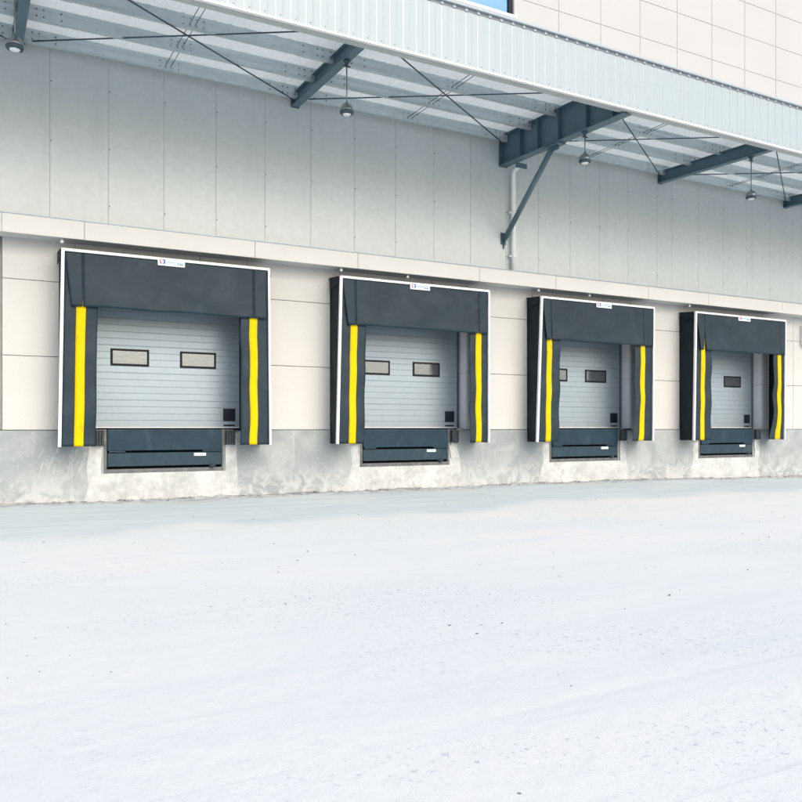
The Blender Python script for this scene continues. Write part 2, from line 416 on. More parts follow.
# grey cladding
gj = [-5.13, -4.22, -3.3, -2.39, -1.48, -.57, .345, 1.259, 2.165, 3.085, 4.006, 4.921, 5.835, 6.75, 7.665, 8.57, 9.47, 10.385, 11.29, 12.195, 13.08, 13.975, 14.93, 15.441, 16.36, 17.28, 18.2, 19.12, 20.04, 20.96, 21.9, 22.8, 23.7, 24.6, 25.6, 26.6, 27.6, 28.6, 30]
mb = B(); cells(mb, gj, [3.15, 6.9], gap=.0020, t=.007, d=0., ch=.003)
def disc(mb, u, d, h, r, mi=0, seg=8, t=.006):
    A = [(u + r * math.cos(2 * math.pi * k / seg), h + r * math.sin(2 * math.pi * k / seg)) for k in range(seg)]
    mb.prism(A, 'd', d, d + t, mi)
for j in gj[1:-1]:
    for h in (5.67, 4.70, 3.74):
        if random.random() < .88: disc(mb, j + .018, .0, h + random.uniform(-.01, .01), .011, 1)
mb.build('grey_cladding', ['greywall', 'screw'], bld)
mb = B(); mb.box(U0, U1, -.30, -.008, 3.41, 6.88); mb.build('cladding_backing', 'joint2', bld)
mb = B()                                            # base flashing under the cladding with scraps of sealant
mb.box(9.75, 10.32, .002, .012, 3.34, 3.40); mb.build('flashing_strip', 'greywall', bld)

# upper beige wall above the canopy, with a window
uj = [14.364 + 1.25 * k for k in range(-17, 14)]; hj = [6.75, 7.66, 8.55, 9.44, 10.335, 11.23, 12.12, 13.0]
mb = B(); wu0, wu1, wh0, wh1 = 8.114, 10.614, 9.03, 10.9
for i in range(len(uj) - 1):
    for j in range(len(hj) - 1):
        a, b, c, e = uj[i], uj[i + 1], hj[j], hj[j + 1]
        if a >= wu0 - .01 and b <= wu1 + .01 and e > wh0 and c < wh1:
            if c < wh0: mb.box(a + .006, b - .006, -.009, 0, c + .006, wh0, 0, .004)
            if e > wh1: mb.box(a + .006, b - .006, -.009, 0, wh1, e - .006, 0, .004)
            continue
        mb.box(a + .006, b - .006, -.009, 0, c + .006, e - .006, 0, .004)
mb.build('upper_wall', 'upbeige', bld)
mb = B(); mb.box(-6, 30, -.6, -.31, 3.41, 12.9)
mb.box(-6, wu0, -.309, -.010, 6.9, 12.95); mb.box(wu1, 30, -.309, -.010, 6.9, 12.95); mb.box(wu0, wu1, -.309, -.010, 8.62, wh0); mb.box(wu0, wu1, -.309, -.010, wh1, 12.95)
mb.build('upper_backing', 'joint3', bld)
mb = B()
for a, b, c, e in ((wu0, wu1, wh0, wh0 + .06), (wu0, wu1, wh1 - .06, wh1), (wu0, wu0 + .06, wh0 + .06, wh1 - .06), (wu1 - .10, wu1, wh0 + .06, wh1 - .06), (9.33, 9.39, wh0 + .06, wh1 - .06)):
    mb.box(a, b, -.14, -.06, c, e, 0, .006)
wf = mb.build('window', 'black', bld)
mb = B(); mb.box(wu0 + .05, wu1 - .05, -.12, -.10, wh0 + .05, wh1 - .05); mb.build('pane', 'glass', wf)
mb = B(); mb.box(wu0 - .05, wu1 + .06, -.03, .05, wh0 - .07, wh0 - .003, 0, .008); mb.build('sill', 'alu', wf)
mb = B(); mb.box(-6.1, 30.1, -.65, .05, 13.0, 13.15, 0, .01); mb.build('parapet_coping', 'alu', bld)

# projecting ledge
lj = [-5.4, -3.2, -1.1, .535, 1.738, 4.6, 6.64, 9.433, 11.454, 14.235, 16.281, 19.1, 21.1, 24, 26, 28.8, 30]
mb = B(); cells(mb, lj, [3.043, 3.344], gap=.003, t=.03, d=.40, ch=.005); mb.build('ledge', 'ledge', bld)
mb = B(); mb.box(U0, U1, .0, .372, 3.05, 3.335); mb.build('ledge_core', 'ledge', bld)
mb = B(); mb.box(U0, U1, .0, .396, 3.346, 3.362); mb.build('ledge_cap', 'rail', bld)
def knob(u):
    mb = B(); mb.lathe(u, .30, [(.012, 3.05), (.012, 3.03), (.025, 3.025), (.03, 3.00), (.02, 2.98), (.004, 2.975)], 12); mb.build('ceiling_sensor', 'alu', bld)
for u in (1.41, 6.33, 7.78, 11.05, 12.5, 15.72): knob(u)

# plinth with four pits
mb = B()
pe = [U0]
for c in LEVC: pe += [c - 1.035, c + 1.005]
pe.append(U1)
for i in range(0, len(pe), 2): mb.box(pe[i], pe[i + 1], -.5, .018, -1.7, -.04, 0, .008)
for c in LEVC: mb.box(c - 1.035, c + 1.005, -.5, .018, -1.7, -.768, 0, .006)
mb.build('plinth', 'concrete', bld)

def patch(c, seed):
    """pale rough render worked round a pit: thin uneven slab hugging the plinth face"""
    rnd = random.Random(seed); mb = B(); nu, nh = 44, 18
    def outer(sgn, h): return c + sgn * (1.27 + .10 * smooth_noise(seed + sgn * 3, h * 2.2) + (.22 * max(0, (-h - .75)) * (1 if sgn < 0 else .6)))
    g = []
    for j in range(nh + 1):
        h = -1.30 + (1.30 - .10) * j / nh; row = []
        L_, R_ = outer(-1, h), outer(1, h)
        for i in range(nu + 1):
            f = i / nu; u = L_ + (R_ - L_) * f
            e = min(f, 1 - f) * 14; t = .021 + .022 * min(1, e) * (.75 + .35 * smooth_noise(u * 4, h * 4, seed)) + .005 * smooth_noise(u * 14, h * 14)
            if i in (0, nu): t = .014
            row.append((u, t, h))
        g.append(row)
    V = [[mb.v(*p) for p in r] for r in g]
    for j in range(nh):
        for i in range(nu):
            uc = (g[j][i][0] + g[j][i + 1][0]) / 2; hc = (g[j][i][2] + g[j + 1][i][2]) / 2
            if c - 1.08 < uc < c + 1.05 and hc > -.80: continue
            mb.face([V[j][i], V[j][i + 1], V[j + 1][i + 1], V[j + 1][i]], 0, True)
    mb.build('plaster_patch', 'plaster', bld)
for i, c in enumerate(LEVC): patch(c, 11.3 + i * 5)
# slanting lime splashes below the left end of the first shelter
mb = B(); rnd = random.Random(3)
for k in range(26):
    a = 1.15 + rnd.random() * .75; h = -.32 - rnd.random() * .25; L_ = rnd.uniform(.15, .55); sl_ = rnd.uniform(.25, .6); w_ = rnd.uniform(.004, .014)
    mb.prism([(a, h), (a + w_, h - .01), (a + w_ * 1.3 - sl_ * L_ * .6, h - L_ * .6), (a - sl_ * L_, h - L_), (a - w_ * .3 - sl_ * L_ * .6, h - L_ * .6)], 'd', .0185, .0195 + .0015 * rnd.random())
mb.build('lime_splash', 'lime', bld)

# ------------------------------------------------------------------ dock shelters
ORD = ['first', 'second', 'third', 'fourth']
WHERE = ['on the widest, leftmost dock', 'on the second dock from the left', 'on the third dock, just right of the strut', 'on the smallest, rightmost dock']
SH = [  # TLu TRu BLu BRu top  inner left/right curtain edges, stripe left (top, bottom), stripe right, slit widths
    (1.380, 4.835, 1.329, 4.865, 2.858, 1.940, 4.300, 1.685, 1.640, 4.538, 4.538, .004, .0),
    (6.215, 9.606, 6.138, 9.606, 2.858, 6.775, 9.125, 6.520, 6.470, 9.338, 9.338, .003, .010),
    (10.950, 14.31, 10.828, 14.278, 2.845, 11.510, 13.700, 11.208, 11.155, 13.965, 13.93, .010, .003),
    (15.680, 19.08, 15.614, 19.04, 2.845, 16.300, 18.610, 15.988, 15.93, 18.845, 18.83, .05, .0)]
HB_, FD = -.30, .53
def shelter(i):
    TL, TR, BL, BR, top, iL, iR, sLt, sLb, sRt, sRb, slL, slR = SH[i]
    cu = (TL + TR) / 2
    root = thing('dock_shelter', ['black fabric dock shelter round the leftmost loading door', 'black fabric dock shelter round the second loading door from the left',
                                  'black fabric dock shelter round the third loading door, just right of the steel strut', 'black fabric dock shelter round the rightmost loading door, right curtain folded inward'][i],
                 'dock shelter', (cu, 0, 0), 'dock shelters along the wall')
    w = .047
    def eL(h): f = (top - h) / (top - HB_); return TL + (BL - TL) * f - cu
    def eR(h): f = (top - h) / (top - HB_); return TR + (BR - TR) * f - cu
    # white trim: two jambs and a head
    mb = MB()
    for e, s in ((eL, 1), (eR, -1)):
        a, b = e(top), e(HB_); ww = w if s > 0 else .036
        mb.hexa([(b, FD - .05, HB_), (b + s * ww, FD - .05, HB_), (b + s * ww, FD, HB_), (b, FD, HB_)],
                [(a, FD - .05, top - .002), (a + s * ww, FD - .05, top - .002), (a + s * ww, FD, top - .002), (a, FD, top - .002)])
    mb.hexa([(eL(top) + w + .001, FD - .05, top - .042), (eR(top) - .037, FD - .05, top - .042), (eR(top) - .037, FD - .001, top - .042), (eL(top) + w + .001, FD - .001, top - .042)],
            [(eL(top) + w + .001, FD - .05, top), (eR(top) - .037, FD - .05, top), (eR(top) - .037, FD - .001, top), (eL(top) + w + .001, FD - .001, top)])
    mb.build('trim_frame', 'alu', root)
    # fabric covers along the sides and the top
    for e, s, nm in ((eL, 1, 'side_cover'), (eR, -1, 'side_cover')):
        mb = MB(); nd, nh = 8, 40; g = []
        for j in range(nh + 1):
            h = HB_ + (top - .03 - HB_) * j / nh; row = []
            for k in range(nd + 1):
                d = .004 + (FD - .055) * k / nd
                f = k / nd; wall_u = e(top) * .999
                u = (wall_u + s * .012) * (1 - f) + (e(h) + s * .012) * f
                fold = .012 * math.sin(h * 5 + d * 9 + i) + .010 * smooth_noise(h * 2.5 + d * 3, d * 5, i * 3)
                u += s * fold * math.sin(math.pi * f)
                row.append(mb.v(u, d, h))
            g.append(row)
        for j in range(nh):
            for k in range(nd): mb.face([g[j][k], g[j][k + 1], g[j + 1][k + 1], g[j + 1][k]], 0, True)
        o = mb.build(nm, 'sidefab', root); m = o.modifiers.new('t', 'SOLIDIFY'); m.thickness = .004
    mb = MB(); mb.hexa([(eL(top) + .004, .003, top + .02), (eR(top) - .004, .003, top + .02), (eR(top) - .004, FD - .052, top - .015), (eL(top) + .004, FD - .052, top - .015)],
                       [(eL(top) + .004, .003, top + .035), (eR(top) - .004, .003, top + .035), (eR(top) - .004, FD - .052, top - .003), (eL(top) + .004, FD - .052, top - .003)])
    mb.build('top_cover', 'sidefab', root)
    # flap of the top cover hanging over the side at the back
    for e, s in ((eL, -1), (eR, 1)):
        mb = MB(); a = e(top)
        L_ = .26 if s < 0 else .12
        mb.hexa([(a + s * .004, .02, top + .03), (a + s * .012, .02, top + .03), (a + s * .03, .16, top - L_ * .8), (a + s * .022, .16, top - L_ * .8)] if s < 0 else
                [(a + s * .004, .10, top - .10), (a + s * .05, .10, top - .10), (a + s * .05, .10, top - .16), (a + s * .004, .10, top - .16)],
                [(a + s * .004, .46, top + .0), (a + s * .012, .46, top + .0), (a + s * .012, .46, top - L_ * .55), (a + s * .006, .46, top - L_ * .55)] if s < 0 else
                [(a + s * .004, .48, top - .10), (a + s * .03, .48, top - .10), (a + s * .03, .48, top - .15), (a + s * .004, .48, top - .15)])
        mb.build('corner_flap', 'sidefab', root)
    # side curtains with a yellow stripe each
    def side(sgn, e, inner, st, sb):
        # horizontal sway of the loose lower end, per curtain
        def sway(h, f):     # f: 0 outer edge .. 1 inner edge
            k = max(0., (1.6 - h) / 1.9)
            if sgn < 0: return (.004 * math.sin(h * 4 + i * 2) * f)
            A = [.012, .010, -.0, .0][i]
            x = A * math.sin(k * 2.6) * f + .010 * math.sin(h * 6.5 + i * 1.7) * f
            if i == 2: x += -.10 * max(0, (.15 - h) / .45) ** 1.6 * f
            if i == 3: x += (.035 * math.sin(max(0, min(1, (.9 - h) / 1.0)) * math.pi) - .085 * max(0, (.05 - h) / .35) ** 1.4) * f
            return x
        def depth(u, h, f):
            b = .010 * smooth_noise(u * 2.2, h * 3.3, i * 4 + sgn) + .012 * math.sin(h * 7.5 + i * 1.3 + sgn) * f
            return FD - .035 + b + (-.05 * f * max(0, (1.2 - h)) if (i == 3 and sgn > 0) else 0)
        def edge_in(h): return inner - cu + (.0 if sgn > 0 else (sb - st) * (top - h) / (top - HB_))
        mb = MB(); nu, nh = 12, 64; g = []
        for j in range(nh + 1):
            h = HB_ + .004 + (top - .07 - HB_) * j / nh; row = []
            o_ = e(h) + (w + .0015 if sgn < 0 else -.0375); q = edge_in(h)
            for k in range(nu + 1):
                f = k / nu; u = o_ + (q - o_) * f + sway(h, f)
                row.append(mb.v(u, depth(u, h, f), h))
            g.append(row)
        for j in range(nh):
            for k in range(nu): mb.face([g[j][k], g[j][k + 1], g[j + 1][k + 1], g[j + 1][k]], 0, True)
        cur = mb.build('side_curtain', 'fabric', root); m = cur.modifiers.new('t', 'SOLIDIFY'); m.thickness = .004; m.offset = 0
        mb = MB(); g = []; hw = .072
        for j in range(nh + 1):
            h = HB_ + .006 + (2.25 - HB_) * j / nh; row = []
            sc_ = st + (sb - st) * (top - h) / (top - HB_) - cu
            o_ = e(h) + (w + .0015 if sgn < 0 else -.0375); q = edge_in(h)
            for k in range(4):
                u = sc_ - hw + 2 * hw * k / 3; f = (u - o_) / (q - o_)
                u2 = u + sway(h, f)
                row.append(mb.v(u2, depth(u2, h, f) + .006, h))
            g.append(row)
        for j in range(nh):
            for k in range(3): mb.face([g[j][k], g[j][k + 1], g[j + 1][k + 1], g[j + 1][k]], 0, True)
        s_ = mb.build('warning_stripe', 'yellow', cur); m = s_.modifiers.new('t', 'SOLIDIFY'); m.thickness = .003; m.offset = 0
    side(-1, eL, iL, sLt, sLb); side(1, eR, iR, sRt, sRb)
    # head curtain, slit above each stripe
    hb = 1.945 - (.03 if i >= 2 else 0)
    inset = [.11, .12, .10, .12][i]
    sl = [(sLt - cu + .012, slL), (sRt - cu + .0, slR)]
    mb = MB(); nu, nh = 90, 20; g = []
    x0, x1 = eL(top) + w + .002, eR(top) - .048
    # columns: make sure there are two at each slit
    fs = sorted([k / nu for k in range(nu + 1)]); cols = [x0 + (x1 - x0) * f for f in fs]
    segs = []
    cuts = [x0] + [s for s, _ in sl] + [x1]
    for a, b in zip(cuts, cuts[1:]): segs.append((a, b))
    for si, (a, b) in enumerate(segs):
        n = max(6, int((b - a) / .05)); g = []
        for j in range(nh + 1):
            t = j / nh; h = top - .044 + (hb - top + .044) * t; row = []
            ho = max(0, (t - .35) / .65) ** 1.5
            la = a + ((sl[si - 1][1] * ho + .0012 * ho) if si > 0 else inset * max(0, t - .08) ** 1.0)
            lb = b - ((sl[si][1] * ho + .0012 * ho) if si < 2 else .012 * t)
            for k in range(n + 1):
                f = k / n; u = la + (lb - la) * f
                sag = .02 * t + .018 * t * smooth_noise(u * 1.3, h * 1.5, i * 7) + .010 * t * math.sin(u * 3 + h * 2 + i)
                crease = .012 * math.exp(-((h - 2.25 + .35 * (u - .4)) / .10) ** 2) * smooth_noise(u * .9, i + 5.)
                row.append(mb.v(u, FD - .012 + sag + crease + 0, h + .012 * t * smooth_noise(u * 1.5, i * 3.)))
            g.append(row)
        for j in range(nh):
            for k in range(n): mb.face([g[j][k], g[j][k + 1], g[j + 1][k + 1], g[j + 1][k]], 0, True)
    o = mb.build('head_curtain', 'fabric', root); m = o.modifiers.new('t', 'SOLIDIFY'); m.thickness = .004; m.offset = 0
    # maker's plate under the head trim
    pu = [3.095, 7.93, 12.72, 17.42][i] - cu; pw = .225; ph0, ph1 = top - .135, top - .006
    mb = MB(); mb.bevbox(pu - pw, pu + pw, FD + .002, FD + .014, ph0, ph1, .005)
    pl = mb.build('name_plate', 'alu', root)
    def mark(mat_, rects):
        mb = MB()
        for a, b, c, e in rects: mb.box(pu + a, pu + b, FD + .0145, FD + .0175, ph0 + c, ph0 + e)
        return mb.build('emblem' if mat_ != 'logoC' else 'lettering', mat_, pl)
    mark('logoR', [(-.195, -.175, .03, .105), (-.175, -.155, .028, .048)])
    mb = MB(); A = [(pu - .150 + .012, ph0 + .028), (pu - .150 + .012, ph0 + .050), (pu - .128, ph0 + .052), (pu - .128, ph0 + .088), (pu - .150, ph0 + .090), (pu - .150, ph0 + .108), (pu - .112, ph0 + .104), (pu - .100, ph0 + .09), (pu - .100, ph0 + .045), (pu - .112, ph0 + .030)]
    mb.prism(A, 'd', FD + .0145, FD + .0175); mb.build('emblem', 'logoB', pl)
    rr = random.Random(4); rects = []; x = -.085
    while x < .19:                                  # one row of small strokes, unreadable at this size
        wd = rr.choice([.010, .014, .008]); hh = rr.choice([.030, .030, .045]); rects.append((x, x + wd, .045, .045 + hh))
        if rr.random() < .6: rects.append((x + wd + .0005, x + wd + .010, rr.choice([.045, .058]), rr.choice([.068, .078])))
        x += wd + .018
    mark('logoC', rects)
    mark('logoB', [(.100, .135, .030, .043), (.142, .190, .028, .043)])
for i in range(4): shelter(i)

# ------------------------------------------------------------------ sectional doors
def door(i):
    c = DOORC[i]
    t = thing('sectional_door', ['pale slatted sectional door of the leftmost dock, two pale windows in view', 'pale slatted sectional door of the second dock from the left',
                                 'pale slatted sectional door of the third dock, right window almost dark', 'pale slatted sectional door of the rightmost dock, single dark window in view'][i],
              'door', (c, -.3, 0), 'sectional doors of the loading docks')
    mb = MB(); n = 21; p = .1185; h = .022; R_ = 1.412; L_ = -1.40
    prof = [(.0, 0.022)]
    for k in range(n):
        a = .022 + k * p; big = (k % 4 == 3)
        g = .010 if big else .007
        prof += [(.0, a + p - 2 * g), (-.006 if not big else -.009, a + p - g * 1.35), (-.006 if not big else -.009, a + p - g * .75), (.0, a + p)]
    hh = prof[-1][1]
    poly = [(-.04, .022)] + [(-.04, hh)] + prof[::-1]
    mb.prism(poly, 'u', L_, R_); mb.build('door_leaf', 'door', t)
    mb = MB(); mb.box(L_, R_, -.045, .008, .0, .019, 0, .003); mb.build('bottom_rail', 'alu', t)
    mb = MB(); mb.box(R_ + .001, R_ + .026, -.04, -.012, .0, 2.44); mb.box(L_ - .036, L_ - .001, -.04, -.012, .0, 2.44); mb.build('edge_seal', 'black', t)
    for a, b in ((R_ + .028, R_ + .056), (L_ - .068, L_ - .037)):
        mb = MB(); mb.box(a, a + .012, -.03, .03, .0, 2.44); mb.box(a + .012, b, -.03, -.012, .0, 2.44); mb.build('guide_rail', 'rail', t)
    for a, b in ((-.869, -.223), (.320, .971)):
        f = MB(); h0, h1 = 1.083, 1.376; w = .036
        for x0, x1, y0, y1 in ((a, b, h0, h0 + w), (a, b, h1 - w, h1), (a, a + w, h0 + w, h1 - w), (b - w, b, h0 + w, h1 - w)): f.box(x0, x1, .0005, .020, y0, y1, 0, .006)
        fo = f.build('window', 'black', t)
        f = MB(); f.box(a + w - .003, b - w + .003, -.012, .0105, h0 + w - .003, h1 - w + .003); f.build('pane', 'pane', fo)
    mb = MB(); mb.box(1.105, 1.335, .0005, .014, .128, .358, 0, .004)
    v = mb.build('vent', 'vent', t)
    mb = MB()
    for k in range(7): mb.box(1.125, 1.315, .0145, .020, .150 + k * .028, .156 + k * .028)
    mb.build('louvre', 'black', v)
    mb = MB(); mb.box(1.115, 1.32, .0005, .016, .038, .062, 0, .003); mb.build('lift_handle', 'black', t)
for i in range(4): door(i)
# dim interior slabs so that no light leaks round the door leaves
mb = B(); mb.box(-6, 30, -3.5, -.55, -.2, -.02); mb.build('dock_floor', 'angle', bld)
mb = B(); mb.box(-6, 30, -.62, -.55, -.018, 3.40); mb.build('light_stop_wall', 'joint', bld)

# ------------------------------------------------------------------ dock levellers and bumpers
def leveller(i):
    c = LEVC[i]
    t = thing('dock_leveller', 'dark blue dock leveller under the ' + ['leftmost loading door', 'second loading door from the left', 'third loading door from the left', 'rightmost loading door'][i], 'dock leveller', (c, 0, -.78), 'dock levellers under the doors')
    z = .78
    mb = MB(); mb.bevbox(-.985, .972, -.5, .055, z - .385, z - .022, .006); mb.box(.62, .955, -.2, .050, z - .418, z - .386); mb.build('lip_plate', 'navy', t)
    mb = MB(); mb.box(-.98, .968, -.45, .028, z - .655, z - .424, 0, .006); mb.box(-.96, -.70, .0, .046, z - .413, z - .3865); mb.build('front_panel', 'navy2', t)
    mb = MB(); mb.box(-.99, .972, -.55, .062, z - .020, z - .006, 0, .004); mb.build('deck_edge', 'black', t)
    mb = MB()
    mb.box(-1.033, -.993, -.3, .022, z - .766, z - .02); mb.box(.978, 1.003, -.3, .022, z - .766, z - .02); mb.box(-.992, .977, -.3, .022, z - .766, z - .700)
    mb.build('pit_frame', 'angle', t)
    mb = MB(); mb.box(-.99, .976, -.32, -.25, z - .70, z - .03); mb.build('pit_back', 'black', t)
    mb = MB(); mb.box(.473, .686, .0285, .034, z - .492, z - .440, 0, .002); lb = mb.build('label_plate', 'alu', t)
    mb = MB()
    for k, (a, b) in enumerate(((.49, .52), (.53, .55), (.57, .63), (.64, .67))): mb.box(a, b, .0343, .0355, z - .475, z - .462)
    mb.build('lettering', 'logoB' if i % 2 else 'angle', lb)
    mb = MB(); mb.tube([(.80, .02, z - .672), (.80, .07, z - .672)], .035, 12); mb.build('lip_stop', 'navy', t)
    mb = MB(); mb.tube([(.74, .024, z - .668), (.86, .024, z - .668)], .02, 8); mb.build('stop_pin', 'rubber', t)
for i in range(4): leveller(i)
def bumper(i, s):
    c = LEVC[i]; u = c + (1.115 if s > 0 else -1.135)
    nm = ['leftmost', 'second', 'third', 'rightmost'][i]
    t = thing('dock_bumper', 'ribbed dark rubber bumper at the %s end of the %s dock leveller' % ('right' if s > 0 else 'left', nm), 'bumper', (u, .02, -.31), 'rubber bumpers beside the levellers')
    mb = MB(); mb.box(-.105, .100, .0, .012, .0, .285, 0, .003); mb.build('back_plate', 'angle', t)
    mb = MB()
    for k in range(4):
        a = -.082 + k * .043; mb.bevbox(a, a + .036, .013, .105, .012, .270, .006)
    mb.build('rubber_block', 'rubber', t)
    if s > 0:
        mb = MB(); mb.box(.075, .27, .0, .05, .262, .296, 0, .005); mb.build('bracket', 'rail' if i % 2 else 'black', t)
for i in range(4):
    for s in (-1, 1): bumper(i, s)

# ------------------------------------------------------------------ canopy
can = thing('canopy', 'steel canopy with white ribbed fascia and exposed purlins over the docks', 'canopy', (0, 0, -H0))
FAS = 3.85; BU = [.77, 5.515, 10.32, 15.03, 19.75, 24.5, 29.2, -3.98]
# roof sheet with ribs along the slope
mb = B(); pts = []; u = U0; p = .25
while u < U1:
    for a, z in ((0, 0), (.06, 0), (.066, -.005), (.072, 0), (.13, 0), (.136, -.005), (.142, 0), (.20, 0), (.206, .012), (.24, .012), (.246, 0)): pts.append((u + a, z))
    u += p
bot = [[mb.v(a, d, z + 6.40 - .012 * d) for a, z in pts] for d in (.002, 1.9, FAS - .05)]
for r0, r1 in zip(bot, bot[1:]):
    for k in range(len(pts) - 1): mb.face([r0[k], r0[k + 1], r1[k + 1], r1[k]])
o = mb.build('roof_sheet', 'sheet', can)
# fascia: ribbed sheet with trims
mb = B(); h0, h1 = 5.60, 6.478; rs = .2212; pr = []
u = 7.341 * 10.45 / 11.2 - 60 * rs
while u < U1:
    for a, z in ((0, .0), (.001, -.016), (.012, -.016), (.013, .0), (.10, 0.), (.108, .003), (.116, .003), (.124, .0)):
        if U0 <= u + a <= U1: pr.append((u + a, FAS - .018 + z))
    u += rs
a = [mb.v(x, d, h0) for x, d in pr]; b = [mb.v(x, d, h1) for x, d in pr]
for k in range(len(pr) - 1): mb.face([a[k], a[k + 1], b[k + 1], b[k]])
u = 7.341 * 10.45 / 11.2 - 60 * rs + .075
while u < U1:
    if u > U0: disc(mb, u, FAS - .019, 5.655, .007, 1, 6, .006)
    u += rs
o = mb.build('fascia', ['fascia', 'screw'], can); m = o.modifiers.new('t', 'SOLIDIFY'); m.thickness = .003
ribs = [x for x, d in pr if 0]
mb = B(); mb.box(U0, U1, FAS - .06, FAS - .022, h0 + .0, h1 + .02); mb.build('fascia_frame', 'galv', can)
mb = B(); mb.prism([(FAS - .055, 5.575), (FAS + .006, 5.575), (FAS + .006, 5.603), (FAS - .0, 5.603), (FAS - .0, 5.597), (FAS - .055, 5.597)], 'u', U0, U1); mb.build('bottom_trim', 'alu', can)
mb = B(); mb.prism([(FAS - .24, 5.600), (FAS - .065, 5.572), (FAS - .065, 5.60), (FAS - .14, 5.62), (FAS - .14, 5.86), (FAS - .24, 5.86)], 'u', U0, U1)
mb.build('soffit_trim', 'soffit', can)
# coping: strip coloured dark as the shade between ribs, then a rounded cap
mb = B(); mb.box(U0, U1, FAS - .045, FAS - .012, 6.455, 6.50); mb.build('coping_gap_shade', 'fshadow', can)
mb = B(); mb.prism([(FAS - .10, 6.50), (FAS + .022, 6.50), (FAS + .030, 6.508), (FAS + .030, 6.532), (FAS + .018, 6.545), (FAS - .10, 6.552)], 'u', U0, U1)
u = 7.341 * 10.45 / 11.2 - 60 * rs
while u < U1:
    if u > U0: mb.box(u - .018, u + .030, FAS - .0105, FAS - .003, 6.455, 6.4995)
    u += rs
mb.build('coping', 'fascia', can)
def ibeam(u, ht, hb0, hb1, fw, length=3.72, big=False, ht1=None):
    mb = B(); d0, d1 = .012, length; ht1 = ht1 if ht1 else ht - (hb0 - hb1) * .9
    tf = .014; tw = .006; f = fw / 2
    def hx(a0, a1, zlo0, zhi0, zlo1, zhi1):
        mb.hexa([(a0, d0, zlo0), (a1, d0, zlo0), (a1, d0, zhi0), (a0, d0, zhi0)], [(a0, d1, zlo1), (a1, d1, zlo1), (a1, d1, zhi1), (a0, d1, zhi1)])
    hx(u - f, u + f, hb0, hb0 + tf, hb1, hb1 + tf)
    hx(u - f, u + f, ht - tf, ht, ht1 - tf, ht1)
    hx(u - tw, u + tw, hb0 + tf, ht - tf, hb1 + tf, ht1 - tf)
    # end plate at the wall with bolts
    mb.box(u - f - .01, u + f + .01, .001, .011, hb0 - .02, ht + .01)
    if True:
        for sx in (-1, 1):
            for hz in (hb0 + .06, ht - .06): disc(mb, u + sx * f * .6, .012, hz, .012, 0, 6, .014)
    return mb
o = ibeam(.77, 6.29, 6.06, 5.98, .15).build('beam', 'steel', can)
o = ibeam(5.515, 6.29, 6.06, 5.98, .15).build('beam', 'steel', can)
mb = ibeam(10.32, 6.325, 5.683, 5.55, .21, big=True, ht1=6.20); big = mb.build('main_beam', 'steel', can)
for d in (.72, 1.30, 1.95, 2.75, 3.45):
    mb = B(); hb = 5.683 - .133 * d / 3.72 + .016; ht = 6.325 - .125 * d / 3.72 - .016
    for s in (-1, 1):
        a, b = sorted((10.32 + s * .007, 10.32 + s * .100)); mb.box(a, b, d - .006, d + .006, hb, ht)
    mb.build('stiffener', 'steel', big)
for x, hb0, hb1 in ((15.03, 6.0, 5.84), (19.75, 6.02, 5.86), (24.5, 6.0, 5.86), (29.2, 6.0, 5.86), (-3.98, 6.06, 5.98)):
    ibeam(x, 6.275, hb0, hb1, .15).build('beam', 'steel', can)
# purlins, bay by bay
SB = sorted(BU); PD = [.17, 1.0, 1.83, 2.66, 3.45]; PH = 6.17
for a, b in zip(SB, SB[1:]):
    for d in PD:
        mb = B(); x0, x1 = a + .012, b - .012; z = PH
        # channel section: web facing out, flanges and a lip turned back
        mb.prism([(d, z), (d, z + .215), (d - .065, z + .215), (d - .065, z + .195), (d - .061, z + .195), (d - .061, z + .211), (d - .004, z + .211), (d - .004, z + .004), (d - .061, z + .004), (d - .061, z + .02), (d - .065, z + .02), (d - .065, z)], 'u', x0, x1)
        for e0, e1 in ((x0, x0 + .62), (x1 - .62, x1)):     # lapped sleeve at the ends
            mb.prism([(d + .001, z - .004), (d + .001, z + .212), (d + .005, z + .212), (d + .005, z - .008), (d - .066, z - .008), (d - .066, z - .004)], 'u', e0, e1)
        for bx, side in ((x0, 1), (x1, -1)):
            for q in (.06, .20, .30, .55):
                for hz in (.05, .155): disc(mb, bx + side * q, d + .005, z + hz, .012, 1, 6, .010)
        mid = (a + b) / 2
        for q in (-.16, -.05, .05, .16):
            for hz in (.05, .15): disc(mb, mid + q, d, z + hz, .010, 1, 6, .008)
        mb.build('purlin', ['galv', 'screw'], can)
    mid = (a + b) / 2 - .03
    for q in (-.045, .045):
        mb = B(); mb.tube([(mid + q, .10, 6.23), (mid + q + .02, 3.5, 6.23)], .006, 6); mb.build('sag_rod', 'rod', can)
    for s0, s1 in (((a + .08, .08, 6.19), (b - .08, 3.1, 6.16)), ((b - .08, .08, 6.165), (a + .08, 3.1, 6.14))):
        mb = B(); mb.tube([s0, s1], .012, 8); mb.build('brace_rod', 'rod', can)
    for x, s in ((a, 1), (b, -1)):
        mb = B(); mb.box(x + min(s * .007, s * .12), x + max(s * .007, s * .12), .05, .16, 6.165, 6.173); mb.build('gusset', 'steel', can)
